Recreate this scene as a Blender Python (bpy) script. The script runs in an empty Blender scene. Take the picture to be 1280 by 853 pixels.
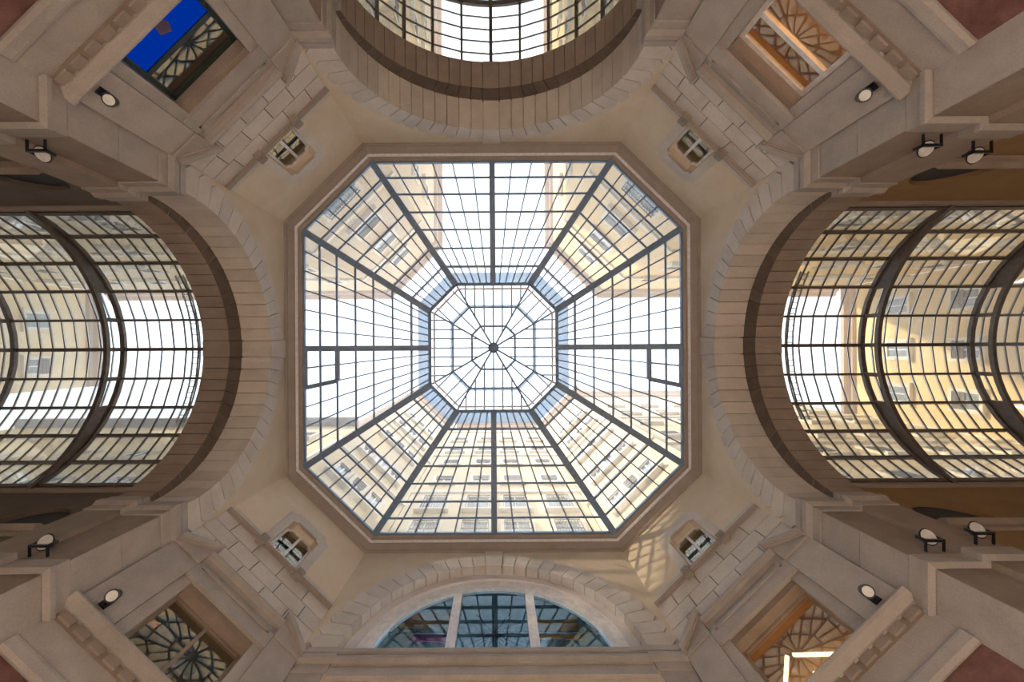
import bpy, math, random
from mathutils import Matrix, Vector
random.seed(7)
PI = math.pi
sc = bpy.context.scene
col = sc.collection

# ------------------------------------------------------------------ camera, light, exposure
EYE = 1.6                                   # eye height above the floor
cam_d = bpy.data.cameras.new('camera')
cam = bpy.data.objects.new('camera', cam_d); col.objects.link(cam)
cam_d.sensor_width = 36.0
cam_d.lens = 36.0 * 519.84 / 1280.0
cam_d.shift_x = (640 - 622.08) / 1280.0
cam_d.shift_y = (437.02 - 426.5) / 1280.0
cam_d.clip_start = 0.05; cam_d.clip_end = 400
# looking straight up: picture right = +X, picture up = -Y, tiny roll
roll = -0.006
r_ = Vector((math.cos(roll), -math.sin(roll), 0)); u_ = Vector((-math.sin(roll), -math.cos(roll), 0)); b_ = Vector((0, 0, -1))
M = Matrix((r_, u_, b_)).transposed().to_4x4()
M.translation = Vector((0.136, 0.056, EYE))
cam.matrix_world = M
sc.camera = cam

world = bpy.data.worlds.new('sky'); sc.world = world; world.use_nodes = True
bg = world.node_tree.nodes['Background']
bg.inputs['Color'].default_value = (0.80, 0.90, 1.0, 1)
bg.inputs['Strength'].default_value = 1.9

def sun_from(az_vec, elev, strength, color, angle):
    d = bpy.data.lights.new('sun', 'SUN'); d.energy = strength; d.color = color; d.angle = math.radians(angle)
    o = bpy.data.objects.new('sun', d); col.objects.link(o)
    h = Vector((az_vec[0], az_vec[1], 0)).normalized() * math.cos(math.radians(elev))
    src = Vector((h.x, h.y, math.sin(math.radians(elev))))
    o.rotation_euler = src.to_track_quat('Z', 'Y').to_euler()
    o.location = src * 60
sun_from((-0.94, -0.355), 34.5, 4.4, (1.0, 0.78, 0.50), 2.0)

vs = sc.view_settings
vs.view_transform = 'Standard'; vs.look = 'None'; vs.gamma = 1.0; vs.use_curve_mapping = False
vs.exposure = 0.78
sc.display_settings.display_device = 'sRGB'
cy = sc.cycles
cy.max_bounces = 12; cy.diffuse_bounces = 6; cy.glossy_bounces = 4; cy.transmission_bounces = 6
cy.transparent_max_bounces = 24
cy.use_denoising = True
cy.caustics_reflective = False; cy.caustics_refractive = False

# ------------------------------------------------------------------ materials
MATS = {}
def nodes_of(m):
    m.use_nodes = True
    return m.node_tree.nodes, m.node_tree.links
def stone(name, c0, c1, scale=3.0, rough=0.75, bump=0.25, fine=45.0, c2=None, speck=0.30):
    m = bpy.data.materials.new(name); N, L = nodes_of(m); b = N['Principled BSDF']
    tc = N.new('ShaderNodeTexCoord'); geo = N.new('ShaderNodeNewGeometry')
    n1 = N.new('ShaderNodeTexNoise'); n1.inputs['Scale'].default_value = scale; n1.inputs['Detail'].default_value = 6; n1.inputs['Roughness'].default_value = 0.62
    n2 = N.new('ShaderNodeTexNoise'); n2.inputs['Scale'].default_value = fine; n2.inputs['Detail'].default_value = 3
    L.new(geo.outputs['Position'], n1.inputs['Vector']); L.new(geo.outputs['Position'], n2.inputs['Vector'])
    r = N.new('ShaderNodeValToRGB'); r.color_ramp.elements[0].position = 0.32; r.color_ramp.elements[1].position = 0.70
    r.color_ramp.elements[0].color = (*c0, 1); r.color_ramp.elements[1].color = (*c1, 1)
    if c2:
        e = r.color_ramp.elements.new(0.52); e.color = (*c2, 1)
    L.new(n1.outputs['Fac'], r.inputs['Fac'])
    mx = N.new('ShaderNodeMix'); mx.data_type = 'RGBA'; mx.blend_type = 'MULTIPLY'; mx.inputs[0].default_value = speck
    L.new(r.outputs['Color'], mx.inputs[6])
    r2 = N.new('ShaderNodeValToRGB'); r2.color_ramp.elements[0].color = (0.6, 0.6, 0.6, 1); r2.color_ramp.elements[1].color = (1, 1, 1, 1)
    r2.color_ramp.elements[0].position = 0.3; r2.color_ramp.elements[1].position = 0.6
    L.new(n2.outputs['Fac'], r2.inputs['Fac']); L.new(r2.outputs['Color'], mx.inputs[7])
    # each block gets its own slight tone
    oi = N.new('ShaderNodeObjectInfo'); mr = N.new('ShaderNodeMapRange'); mr.inputs[3].default_value = 0.92; mr.inputs[4].default_value = 1.06
    L.new(oi.outputs['Random'], mr.inputs[0])
    hv = N.new('ShaderNodeHueSaturation'); L.new(mr.outputs[0], hv.inputs['Value']); L.new(mx.outputs[2], hv.inputs['Color'])
    L.new(hv.outputs['Color'], b.inputs['Base Color'])
    b.inputs['Roughness'].default_value = rough
    b.inputs['Specular IOR Level'].default_value = 0.25
    bp = N.new('ShaderNodeBump'); bp.inputs['Strength'].default_value = bump; bp.inputs['Distance'].default_value = 0.01
    L.new(n2.outputs['Fac'], bp.inputs['Height']); L.new(bp.outputs['Normal'], b.inputs['Normal'])
    MATS[name] = m; return m
def plain(name, c, rough=0.5, metal=0.0, noise=0.12, spec=0.4):
    m = bpy.data.materials.new(name); N, L = nodes_of(m); b = N['Principled BSDF']
    n1 = N.new('ShaderNodeTexNoise'); n1.inputs['Scale'].default_value = 9; n1.inputs['Detail'].default_value = 4
    g = N.new('ShaderNodeNewGeometry'); L.new(g.outputs['Position'], n1.inputs['Vector'])
    r = N.new('ShaderNodeValToRGB'); r.color_ramp.elements[0].position = 0.3; r.color_ramp.elements[1].position = 0.7
    r.color_ramp.elements[0].color = (*[x * (1 - noise) for x in c], 1); r.color_ramp.elements[1].color = (*[min(1, x * (1 + noise)) for x in c], 1)
    L.new(n1.outputs['Fac'], r.inputs['Fac']); L.new(r.outputs['Color'], b.inputs['Base Color'])
    b.inputs['Roughness'].default_value = rough; b.inputs['Metallic'].default_value = metal; b.inputs['Specular IOR Level'].default_value = spec
    MATS[name] = m; return m
def glow(name, c, s):
    m = bpy.data.materials.new(name); N, L = nodes_of(m); N.remove(N['Principled BSDF'])
    e = N.new('ShaderNodeEmission'); e.inputs['Color'].default_value = (*c, 1); e.inputs['Strength'].default_value = s
    L.new(e.outputs[0], N['Material Output'].inputs['Surface']); MATS[name] = m; return m
def glass(name, tint, haze, gloss, haze_col=(0.8, 0.88, 0.95), rough=0.0, wobble=0.0, fk=0.6, gcol=(1, 1, 1)):
    """thin window glass: clear pass, mirror part and a pale haze put in as a scattering share"""
    m = bpy.data.materials.new(name); N, L = nodes_of(m); N.remove(N['Principled BSDF'])
    t = N.new('ShaderNodeBsdfTransparent'); t.inputs['Color'].default_value = (*tint, 1)
    g = N.new('ShaderNodeBsdfGlossy'); g.inputs['Roughness'].default_value = rough; g.inputs['Color'].default_value = (*gcol, 1)
    d = N.new('ShaderNodeBsdfTranslucent'); d.inputs['Color'].default_value = (*haze_col, 1)  # translucent share paints the pale haze veil into the glass
    m1 = N.new('ShaderNodeMixShader'); m2 = N.new('ShaderNodeMixShader')
    fr = N.new('ShaderNodeFresnel'); fr.inputs['IOR'].default_value = 1.45
    ma = N.new('ShaderNodeMath'); ma.operation = 'MULTIPLY_ADD'; ma.inputs[1].default_value = fk; ma.inputs[2].default_value = gloss; ma.use_clamp = True
    L.new(fr.outputs[0], ma.inputs[0]); L.new(ma.outputs[0], m1.inputs[0]); L.new(t.outputs[0], m1.inputs[1]); L.new(g.outputs[0], m1.inputs[2])
    n = N.new('ShaderNodeTexNoise'); n.inputs['Scale'].default_value = 1.7; n.inputs['Detail'].default_value = 5
    geo = N.new('ShaderNodeNewGeometry'); L.new(geo.outputs['Position'], n.inputs['Vector'])
    mr = N.new('ShaderNodeMapRange'); mr.inputs[1].default_value = 0.3; mr.inputs[2].default_value = 0.75; mr.inputs[3].default_value = haze * 0.5; mr.inputs[4].default_value = haze * 1.4
    L.new(n.outputs['Fac'], mr.inputs[0]); L.new(mr.outputs[0], m2.inputs[0])
    L.new(m1.outputs[0], m2.inputs[1]); L.new(d.outputs[0], m2.inputs[2])
    if wobble:
        bp = N.new('ShaderNodeBump'); bp.inputs['Strength'].default_value = wobble; bp.inputs['Distance'].default_value = 0.05
        nw = N.new('ShaderNodeTexNoise'); nw.inputs['Scale'].default_value = 1.2
        L.new(geo.outputs['Position'], nw.inputs['Vector']); L.new(nw.outputs['Fac'], bp.inputs['Height']); L.new(bp.outputs['Normal'], g.inputs['Normal'])
    L.new(m2.outputs[0], N['Material Output'].inputs['Surface']); MATS[name] = m; return m

stone('plaster', (0.76, 0.63, 0.48), (0.86, 0.75, 0.61), 1.1, 0.85, 0.2, 60, (0.81, 0.69, 0.54))
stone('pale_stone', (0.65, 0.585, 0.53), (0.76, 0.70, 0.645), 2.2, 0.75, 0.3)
stone('pier_stone_shaded', (0.43, 0.385, 0.355), (0.53, 0.48, 0.445), 2.2, 0.75, 0.3)  # pale stone darkened: the shade low on the walls is in this colour
stone('pale_ring', (0.78, 0.74, 0.76), (0.87, 0.84, 0.86), 2.2, 0.7, 0.2)
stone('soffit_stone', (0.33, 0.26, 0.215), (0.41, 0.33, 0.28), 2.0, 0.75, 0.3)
stone('cornice_stone', (0.36, 0.305, 0.265), (0.43, 0.365, 0.325), 2.0, 0.75, 0.3)
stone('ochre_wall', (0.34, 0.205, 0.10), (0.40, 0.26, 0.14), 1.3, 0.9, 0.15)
stone('ochre_wall_shaded', (0.17, 0.135, 0.11), (0.22, 0.175, 0.145), 1.3, 0.9, 0.15)  # ochre paint with the shade of the dimmer arms put into its colour
stone('red_marble', (0.16, 0.07, 0.06), (0.30, 0.15, 0.13), 3.0, 0.3, 0.05)
stone('floor_stone', (0.60, 0.52, 0.43), (0.74, 0.65, 0.55), 1.5, 0.35, 0.05)
stone('facade_yellow', (0.740, 0.560, 0.300), (0.820, 0.660, 0.400), 0.6, 0.9, 0.2, 20, None, 0.10)
stone('facade_cream', (0.740, 0.620, 0.420), (0.820, 0.710, 0.520), 0.6, 0.9, 0.2, 20, None, 0.10)
stone('facade_beige', (0.600, 0.490, 0.340), (0.700, 0.590, 0.440), 0.6, 0.9, 0.2, 20, None, 0.10)
stone('facade_trim', (0.740, 0.700, 0.620), (0.840, 0.800, 0.740), 1.0, 0.85, 0.1, 20, None, 0.10)
stone('eave_paint', (0.480, 0.380, 0.340), (0.560, 0.460, 0.420), 1.0, 0.85, 0.1, 20, None, 0.10)
plain('dome_steel', (0.16, 0.25, 0.40), 0.38, 0.0, 0.15, 0.5)  # blue of the sky's glare is put into the steel colour
plain('vault_steel', (0.13, 0.10, 0.082), 0.42, 0.0, 0.2, 0.5)
plain('white_frame', (0.88, 0.87, 0.90), 0.4)
plain('green_frame', (0.025, 0.045, 0.04), 0.4)
plain('black_metal', (0.015, 0.015, 0.022), 0.35)
plain('lamp_lens', (0.75, 0.75, 0.72), 0.15)
plain('shutter_grey', (0.16, 0.15, 0.16), 0.7)
plain('far_glass', (0.20, 0.25, 0.31), 0.08, 0.0, 0.3, 1.0)
plain('iron_grille', (0.06, 0.06, 0.07), 0.6)
plain('room_warm', (0.42, 0.24, 0.10), 0.8)
plain('room_teal', (0.30, 0.42, 0.48), 0.8)  # light bluish tone stands in for daylight in the room behind
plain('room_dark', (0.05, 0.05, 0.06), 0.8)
plain('copper_grey', (0.30, 0.30, 0.34), 0.6)
plain('mortar', (0.23, 0.195, 0.17), 0.9)
plain('screen_mark', (0.15, 0.10, 0.17), 0.7)
plain('magenta_cloth', (0.45, 0.03, 0.20), 0.8)
plain('orange_cloth', (0.75, 0.28, 0.05), 0.8)
glow('blue_screen', (0.0, 0.018, 0.20), 0.85)
glow('tube_light', (1.0, 0.72, 0.34), 4.0)
glass('dome_glass', (0.97, 0.985, 1.0), 0.15, 0.01)
glass('vault_glass', (0.95, 0.97, 0.97), 0.10, 0.02)
glass('window_glass', (0.80, 0.82, 0.82), 0.01, 0.03, wobble=0.03, fk=0.4, gcol=(1.0, 0.88, 0.72))
glass('lunette_glass', (0.62, 0.72, 0.78), 0.01, 0.0, wobble=0.03, fk=0.12, gcol=(0.62, 0.80, 0.92))
glass('frosted_blue', (0.5, 0.6, 0.7), 0.8, 0.0, (0.54, 0.65, 0.78))

# ------------------------------------------------------------------ mesh helpers
def mesh(name, V, F, mat, smooth=False):
    me = bpy.data.meshes.new(name); me.from_pydata([tuple(v) for v in V], [], F); me.update()
    if mat: me.materials.append(MATS[mat])
    if smooth:
        for p in me.polygons: p.use_smooth = True
    return me
def link(name, me, parent=None, local=None):
    """local = matrix relative to the parent (or world matrix when there is none)"""
    o = bpy.data.objects.new(name, me); col.objects.link(o)
    if parent is not None: o.parent = parent
    if local is not None: o.matrix_local = local
    return o
def tag(o, label=None, cat=None, group=None, kind=None):
    if label: o['label'] = label
    if cat: o['category'] = cat
    if group: o['group'] = group
    if kind: o['kind'] = kind
    return o
def empty(name, Mx):
    o = bpy.data.objects.new(name, None); col.objects.link(o); o.matrix_world = Mx; o.empty_display_size = 0.3
    return o
class MB:
    def __init__(s): s.V = []; s.F = []
    def add(s, V, F):
        k = len(s.V); s.V += [tuple(v) for v in V]; s.F += [tuple(i + k for i in f) for f in F]; return s
    def box(s, x0, x1, y0, y1, z0, z1):
        return s.add([(x0,y0,z0),(x1,y0,z0),(x1,y1,z0),(x0,y1,z0),(x0,y0,z1),(x1,y0,z1),(x1,y1,z1),(x0,y1,z1)],
                     [(0,3,2,1),(4,5,6,7),(0,1,5,4),(1,2,6,5),(2,3,7,6),(3,0,4,7)])
    def prism(s, poly, d0, d1):
        """poly in (s,z), extruded along d"""
        n = len(poly)
        V = [(p[0], d0, p[1]) for p in poly] + [(p[0], d1, p[1]) for p in poly]
        return s.add(V, [tuple(range(n - 1, -1, -1)), tuple(range(n, 2 * n))] + [(i, (i + 1) % n, n + (i + 1) % n, n + i) for i in range(n)])
    def zprism(s, poly, z0, z1):
        n = len(poly)
        V = [(p[0], p[1], z0) for p in poly] + [(p[0], p[1], z1) for p in poly]
        return s.add(V, [tuple(range(n - 1, -1, -1)), tuple(range(n, 2 * n))] + [(i, (i + 1) % n, n + (i + 1) % n, n + i) for i in range(n)])
    def run(s, prof, s0, s1):
        """closed profile [(d,z)] run along s"""
        n = len(prof)
        V = [(s0, p[0], p[1]) for p in prof] + [(s1, p[0], p[1]) for p in prof]
        return s.add(V, [tuple(range(n - 1, -1, -1)), tuple(range(n, 2 * n))] + [(i, (i + 1) % n, n + (i + 1) % n, n + i) for i in range(n)])
    def sweep(s, path, prof, closed=False):
        """mitred sweep of closed profile [(p,z)] along plan path; p is measured to the left of the path"""
        P = [Vector((a[0], a[1])) for a in path]; n = len(P); rings = []
        for i in range(n):
            dirs = []
            if closed or i > 0: dirs.append((P[i] - P[i - 1]).normalized())
            if closed or i < n - 1: dirs.append((P[(i + 1) % n] - P[i]).normalized())
            ns = [Vector((-d.y, d.x)) for d in dirs]
            m = sum(ns, Vector((0, 0))).normalized(); k = 1.0 / max(0.3, m.dot(ns[0]))
            rings.append([(P[i].x + m.x * k * q[0], P[i].y + m.y * k * q[0], q[1]) for q in prof])
        c = len(prof); V = [v for r in rings for v in r]; F = []
        for i in range(n if closed else n - 1):
            j = (i + 1) % n
            for a in range(c):
                b = (a + 1) % c
                F.append((i * c + a, j * c + a, j * c + b, i * c + b))
        if not closed: F += [tuple(range(c - 1, -1, -1)), tuple((n - 1) * c + a for a in range(c))]
        return s.add(V, F)
    def beam(s, p, q, w, h, up, off=0.0):
        """bar from p to q, w wide, h deep along the 'up' normal, shifted by off along it"""
        p = Vector(p); q = Vector(q); d = (q - p).normalized(); up = Vector(up); up = (up - d * up.dot(d)).normalized(); sd = d.cross(up)
        V = []
        for e in (p, q):
            for a, b in ((-1, -1), (1, -1), (1, 1), (-1, 1)):
                V.append(e + sd * (a * w / 2) + up * (off + b * h / 2))
        return s.add(V, [(0,1,2,3),(7,6,5,4),(0,4,5,1),(1,5,6,2),(2,6,7,3),(3,7,4,0)])
    def cyl(s, p, q, r0, r1=None, n=20):
        r1 = r0 if r1 is None else r1
        p = Vector(p); q = Vector(q); d = (q - p).normalized(); a = d.orthogonal().normalized(); b = d.cross(a); V = []
        for e, r in ((p, r0), (q, r1)):
            for i in range(n):
                t = 2 * PI * i / n; V.append(e + a * (r * math.cos(t)) + b * (r * math.sin(t)))
        return s.add(V, [tuple(range(n - 1, -1, -1)), tuple(range(n, 2 * n))] + [(i, (i + 1) % n, n + (i + 1) % n, n + i) for i in range(n)])
    def quadslab(s, a, b, c, d, th):
        a, b, c, d = map(Vector, (a, b, c, d)); n = (b - a).cross(d - a).normalized() * th
        return s.add([a, b, c, d, a + n, b + n, c + n, d + n], [(0,3,2,1),(4,5,6,7),(0,1,5,4),(1,2,6,5),(2,3,7,6),(3,0,4,7)])
    def arc(s, x0, x1, r0, r1, zc, t0, t1, n):
        """bent bar of an arch: in the local Y-Z plane, between x0 and x1, radii r0..r1 about (0,zc), angles from the vertical"""
        V = []; F = []
        for i in range(n + 1):
            t = t0 + (t1 - t0) * i / n
            for x, r in ((x0, r0), (x1, r0), (x1, r1), (x0, r1)):
                V.append((x, r * math.sin(t), zc + r * math.cos(t)))
        for i in range(n):
            for a in range(4):
                b = (a + 1) % 4; F.append((i*4+a, i*4+b, i*4+4+b, i*4+4+a))
        F += [(0,1,2,3), tuple(n*4+k for k in (3,2,1,0))]
        return s.add(V, F)
    def me(s, name, mat, smooth=False): return mesh(name, s.V, s.F, mat, smooth)
    def obj(s, name, mat, parent=None, local=None, smooth=False): return link(name, s.me(name, mat, smooth), parent, local)

def frame_of(p0, p1):
    p0 = Vector((*p0, 0)); p1 = Vector((*p1, 0)); t = (p1 - p0).normalized(); n = Vector((-t.y, t.x, 0)); mid = (p0 + p1) / 2
    Mx = Matrix((t, n, Vector((0, 0, 1)))).transposed().to_4x4(); Mx.translation = mid
    return Mx
DX, DY, WX, WY = 6.0, 5.91, 3.663, 3.717
CORN = [(WY, -DY), (DX, -WX), (DX, WX), (WY, DY), (-WY, DY), (-DX, WX), (-DX, -WX), (-WY, -DY)]   # NE.. clockwise in the picture
FR = {'north': frame_of(CORN[7], CORN[0]), 'northeast': frame_of(CORN[0], CORN[1]), 'east': frame_of(CORN[1], CORN[2]),
      'southeast': frame_of(CORN[2], CORN[3]), 'south': frame_of(CORN[3], CORN[4]), 'southwest': frame_of(CORN[4], CORN[5]),
      'west': frame_of(CORN[5], CORN[6]), 'northwest': frame_of(CORN[6], CORN[7])}
ZS, R1 = 9.74, 3.04                        # springing height and radius of the outer arch
R2, ZC2, S2 = 2.975, 9.285, 2.94           # inner arch: radius, lower centre, half width at the springing
DEP1, DEP2 = -0.74, -1.41                   # depth of the two arch orders
ZTOP = 14.2
def T(x, y, z): return Matrix.Translation((x, y, z))

LAMP_W = 1500.0
def lamp_light(parent, loc, aim, watts=LAMP_W, color=(1.0, 0.89, 0.79), angle=56):
    d = bpy.data.lights.new('floodlight_beam', 'SPOT'); d.energy = watts; d.color = color; d.spot_size = math.radians(angle); d.spot_blend = 0.6; d.shadow_soft_size = 0.08
    o = bpy.data.objects.new('floodlight_beam', d); col.objects.link(o); o.parent = parent
    o.matrix_local = T(*loc) @ (-Vector(aim)).normalized().to_track_quat('Z', 'Y').to_matrix().to_4x4()
# ------------------------------------------------------------------ floor
fl = MB().zprism([(-17, -17), (17, -17), (17, 17), (-17, 17)], -0.2, 0.0).obj('floor', 'floor_stone'); tag(fl, kind='structure')

# ------------------------------------------------------------------ the four arched walls
def arch_poly(R, W, z1, n=48, zc=ZS):
    a0 = math.asin(max(0.0, (ZS - zc) / R)); sp = R * math.cos(a0)
    p = [(-W, ZS), (-sp, ZS)]
    p += [(-R * math.cos(a0 + (PI - 2 * a0) * i / n), zc + R * math.sin(a0 + (PI - 2 * a0) * i / n)) for i in range(1, n)]
    p += [(sp, ZS), (W, ZS), (W, z1), (-W, z1)]
    return p
KEY = math.radians(4.1); NV = 14; STEP = (PI / 2 - KEY) / NV; STEP2 = (math.asin(S2 / R2) - KEY) / NV
def wedge(r0, r1, half, gap, clip=0, n=3):
    """wedge stone centred on the vertical, inner radius r0; clip=+-1 cuts one outer corner"""
    p = []
    for i in range(n + 1):
        a = -half + 2 * half * i / n; a -= gap / r0 / 2 * (1 if i == n else -1 if i == 0 else 0)
        p.append((r0 * math.sin(a), r0 * math.cos(a)))
    ao = half - gap / r1 / 2
    A = (r1 * math.sin(ao), r1 * math.cos(ao)); B = (-A[0], A[1])
    rc = r1 - 0.13
    Ac = (rc * math.sin(ao), rc * math.cos(ao)); Bc = (-Ac[0], Ac[1])
    if clip > 0: p += [Ac, (A[0] * 0.25, A[1]), B]
    elif clip < 0: p += [A, (B[0] * 0.25, B[1]), Bc]
    else: p += [A, B]
    return p
GAP = 0.022
V_R = MB().prism(wedge(R1, R1 + 0.62, STEP / 2, GAP, +1), DEP1, 0.045).me('voussoir', 'pale_stone')
V_L = MB().prism(wedge(R1, R1 + 0.62, STEP / 2, GAP, -1), DEP1, 0.045).me('voussoir', 'pale_stone')
V_K = MB().prism(wedge(R1 - 0.02, R1 + 0.74, KEY, GAP), DEP1, 0.065).me('keystone', 'pale_stone')
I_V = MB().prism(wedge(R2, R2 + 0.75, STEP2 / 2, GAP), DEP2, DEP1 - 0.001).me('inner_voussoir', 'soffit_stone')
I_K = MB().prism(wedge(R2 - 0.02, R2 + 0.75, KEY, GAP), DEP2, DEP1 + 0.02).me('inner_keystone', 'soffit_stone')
SV_R = MB().prism(wedge(R1, R1 + 0.62, STEP / 2, GAP, +1), -0.20, 0.045).me('voussoir', 'pale_stone')
SV_L = MB().prism(wedge(R1, R1 + 0.62, STEP / 2, GAP, -1), -0.20, 0.045).me('voussoir', 'pale_stone')
SV_K = MB().prism(wedge(R1 - 0.02, R1 + 0.74, KEY, GAP), -0.20, 0.065).me('keystone', 'pale_stone')
# outer order soffits: browner stone, darkened to carry the shade there
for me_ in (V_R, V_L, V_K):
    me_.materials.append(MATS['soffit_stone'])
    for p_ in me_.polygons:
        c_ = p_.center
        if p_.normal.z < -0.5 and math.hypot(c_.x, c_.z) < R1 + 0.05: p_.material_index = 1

stone('dark_band', (0.16, 0.125, 0.105), (0.21, 0.165, 0.14), 2.0, 0.75, 0.3)  # darker tone for the front faces of the inner stones
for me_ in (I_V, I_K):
    me_.materials.append(MATS['dark_band'])
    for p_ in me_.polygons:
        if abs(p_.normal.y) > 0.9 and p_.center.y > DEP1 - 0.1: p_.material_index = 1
IMPOST = [(-0.02, 9.745), (0.05, 9.745), (0.06, 9.60), (0.035, 9.57), (0.09, 9.52), (0.10, 9.40), (0.05, 9.33), (0.035, 9.32), (0.035, 9.15), (-0.02, 9.13)]
STRING = [(-0.02, 7.53), (0.02, 7.53), (0.045, 7.50), (0.045, 7.31), (0.08, 7.28), (0.08, 7.21), (0.02, 7.17), (-0.02, 7.17)]
WALLS = {}
for side in ('north', 'east', 'west', 'south'):
    W = (WY if side in ('north', 'south') else WX) + 0.30
    w = MB()
    R = R1 + 0.07
    if side == 'south':
        w.prism(arch_poly(R, W, ZTOP), -0.45, 0.0); w.box(-W, W, -0.45, 0.0, 0, ZS)
        w.box(-W, W, -0.75, -0.45, 0, 9.5)
    else:
        w.prism(arch_poly(R, W, ZTOP), DEP1, 0.0)
        w.box(-W, -R1, DEP1, 0.0, 0, ZS); w.box(R1, W, DEP1, 0.0, 0, ZS)
        w.box(-W, -S2, DEP2, DEP1, 0, ZS); w.box(S2, W, DEP2, DEP1, 0, ZS)
    wall = w.obj('wall_' + side, 'plaster', None, FR[side]); tag(wall, kind='structure'); WALLS[side] = wall
    if side != 'south':                    # dark mortar bed behind the inner stones
        c_ = MB().prism(arch_poly(R2 + 0.06, W, ZTOP, 48, ZC2), DEP2 + 0.03, DEP1 - 0.05); c_.prism(arch_poly(R2 + 0.012, W, ZTOP, 48, ZC2), DEP2 - 0.004, DEP2 + 0.03)
        c_.obj('mortar_bed', 'mortar', wall)
    # the stone arch
    for i in range(NV):
        a = KEY + STEP * (i + 0.5)
        for sg in (1, -1):
            me_ = (SV_R if sg > 0 else SV_L) if side == 'south' else (V_R if sg > 0 else V_L)
            link('voussoir', me_, wall, T(0, 0, ZS) @ Matrix.Rotation(sg * a, 4, 'Y'))
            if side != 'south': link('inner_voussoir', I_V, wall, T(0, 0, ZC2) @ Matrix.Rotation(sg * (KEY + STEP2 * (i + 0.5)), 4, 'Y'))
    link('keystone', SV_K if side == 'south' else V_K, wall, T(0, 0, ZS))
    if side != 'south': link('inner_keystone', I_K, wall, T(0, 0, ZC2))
    # facing slabs of the piers, imposts and the lower band
    Wf = W - 0.30
    for sg in (1, -1):
        if side == 'south':
            path = [(sg * (Wf + 0.02), 0), (sg * R1, 0), (sg * R1, -0.20)]
        else:
            path = [(sg * (Wf + 0.02), 0), (sg * R1, 0), (sg * R1, DEP1), (sg * S2, DEP1), (sg * S2, DEP2)]
        if sg < 0: path = path[::-1]
        # the moulding stands out into the opening / room: left of the path
        P2 = path if sg > 0 else path
        m = MB().sweep(P2[::-1] , IMPOST); m.obj('impost_moulding', 'pier_stone_shaded', wall)
        m = MB().sweep(P2[::-1], STRING); m.obj('pier_band', 'pier_stone_shaded', wall)
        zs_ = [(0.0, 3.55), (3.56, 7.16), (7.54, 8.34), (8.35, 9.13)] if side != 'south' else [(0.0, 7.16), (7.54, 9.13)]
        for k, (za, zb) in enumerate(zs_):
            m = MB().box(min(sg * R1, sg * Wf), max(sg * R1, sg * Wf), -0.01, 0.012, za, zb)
            m.obj('pier_slab', 'pier_stone_shaded', wall)
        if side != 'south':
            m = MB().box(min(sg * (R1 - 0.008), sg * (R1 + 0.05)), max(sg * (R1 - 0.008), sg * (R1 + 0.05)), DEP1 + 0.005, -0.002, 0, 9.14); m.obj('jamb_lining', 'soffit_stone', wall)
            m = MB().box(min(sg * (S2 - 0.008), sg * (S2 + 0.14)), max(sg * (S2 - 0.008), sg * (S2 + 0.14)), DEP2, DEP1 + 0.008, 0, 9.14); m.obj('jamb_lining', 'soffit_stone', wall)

# ------------------------------------------------------------------ the lunette window on the south side
sw = WALLS['south']
lw = empty('window_1', FR['south'] @ T(0, -0.20, ZS)); tag(lw, kind='structure', label='half-round lunette window with white frame in the blind arch')
def lun(r, z0, n=40, x0=None, x1=None):
    a0 = math.asin(min(1, z0 / r)); a1 = PI - a0
    return [(r * math.cos(a0 + (a1 - a0) * i / n), r * math.sin(a0 + (a1 - a0) * i / n)) for i in range(n + 1)]
def ring_poly(ro, ri, z0, n=48):
    o = lun(ro, 0.0, n); i = lun(ri, z0, n)
    return o, i
ring = MB()
o_, i_ = lun(R1 + 0.02, 0.0), lun(2.84, 0.0)
ring.prism(o_ + i_[::-1], -0.24, 0.0); ring.obj('pale_arch_ring', 'pale_ring', lw)
fr_ = MB(); o_, i_ = lun(2.86, 0.02), lun(2.52, 0.16)
fr_.prism(o_ + i_[::-1], -0.20, -0.06)
fr_.obj('arched_frame', 'white_frame', lw)
MB().box(-2.86, 2.86, -0.22, 0.06, -0.03, 0.17).obj('window_sill', 'white_frame', lw)
MB().box(-2.50, 2.50, -0.19, -0.07, 0.165, 0.30).obj('bottom_rail', 'white_frame', lw)
for sg in (-1, 1):
    MB().box(sg * 0.88 - 0.10, sg * 0.88 + 0.10, -0.20, -0.03, 0.16, math.sqrt(2.55**2 - 0.9**2) + 0.03).obj('mullion', 'white_frame', lw)
def lun_part(x0, x1, r, z0, n=16):
    return [(x0, z0)] + [(x1, z0)] + [(x1 + (x0 - x1) * i / n, math.sqrt(max(0, r * r - (x1 + (x0 - x1) * i / n) ** 2))) for i in range(n + 1) if math.sqrt(max(0, r * r - (x1 + (x0 - x1) * i / n) ** 2)) > z0 + 0.002]
for x0, x1 in ((-2.47, -0.78), (-0.78, 0.78), (0.78, 2.47)):
    MB().prism(lun_part(x0, x1, 2.55, 0.28), -0.15, -0.14).obj('glass_pane', 'lunette_glass', lw)
for x0, x1 in ((-2.3, -0.9), (-0.8, 0.8), (0.9, 2.3)):
    MB().box(x0, x1, -0.19, -0.16, 0.98, 1.02).obj('glazing_bar', 'iron_grille', lw)
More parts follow.
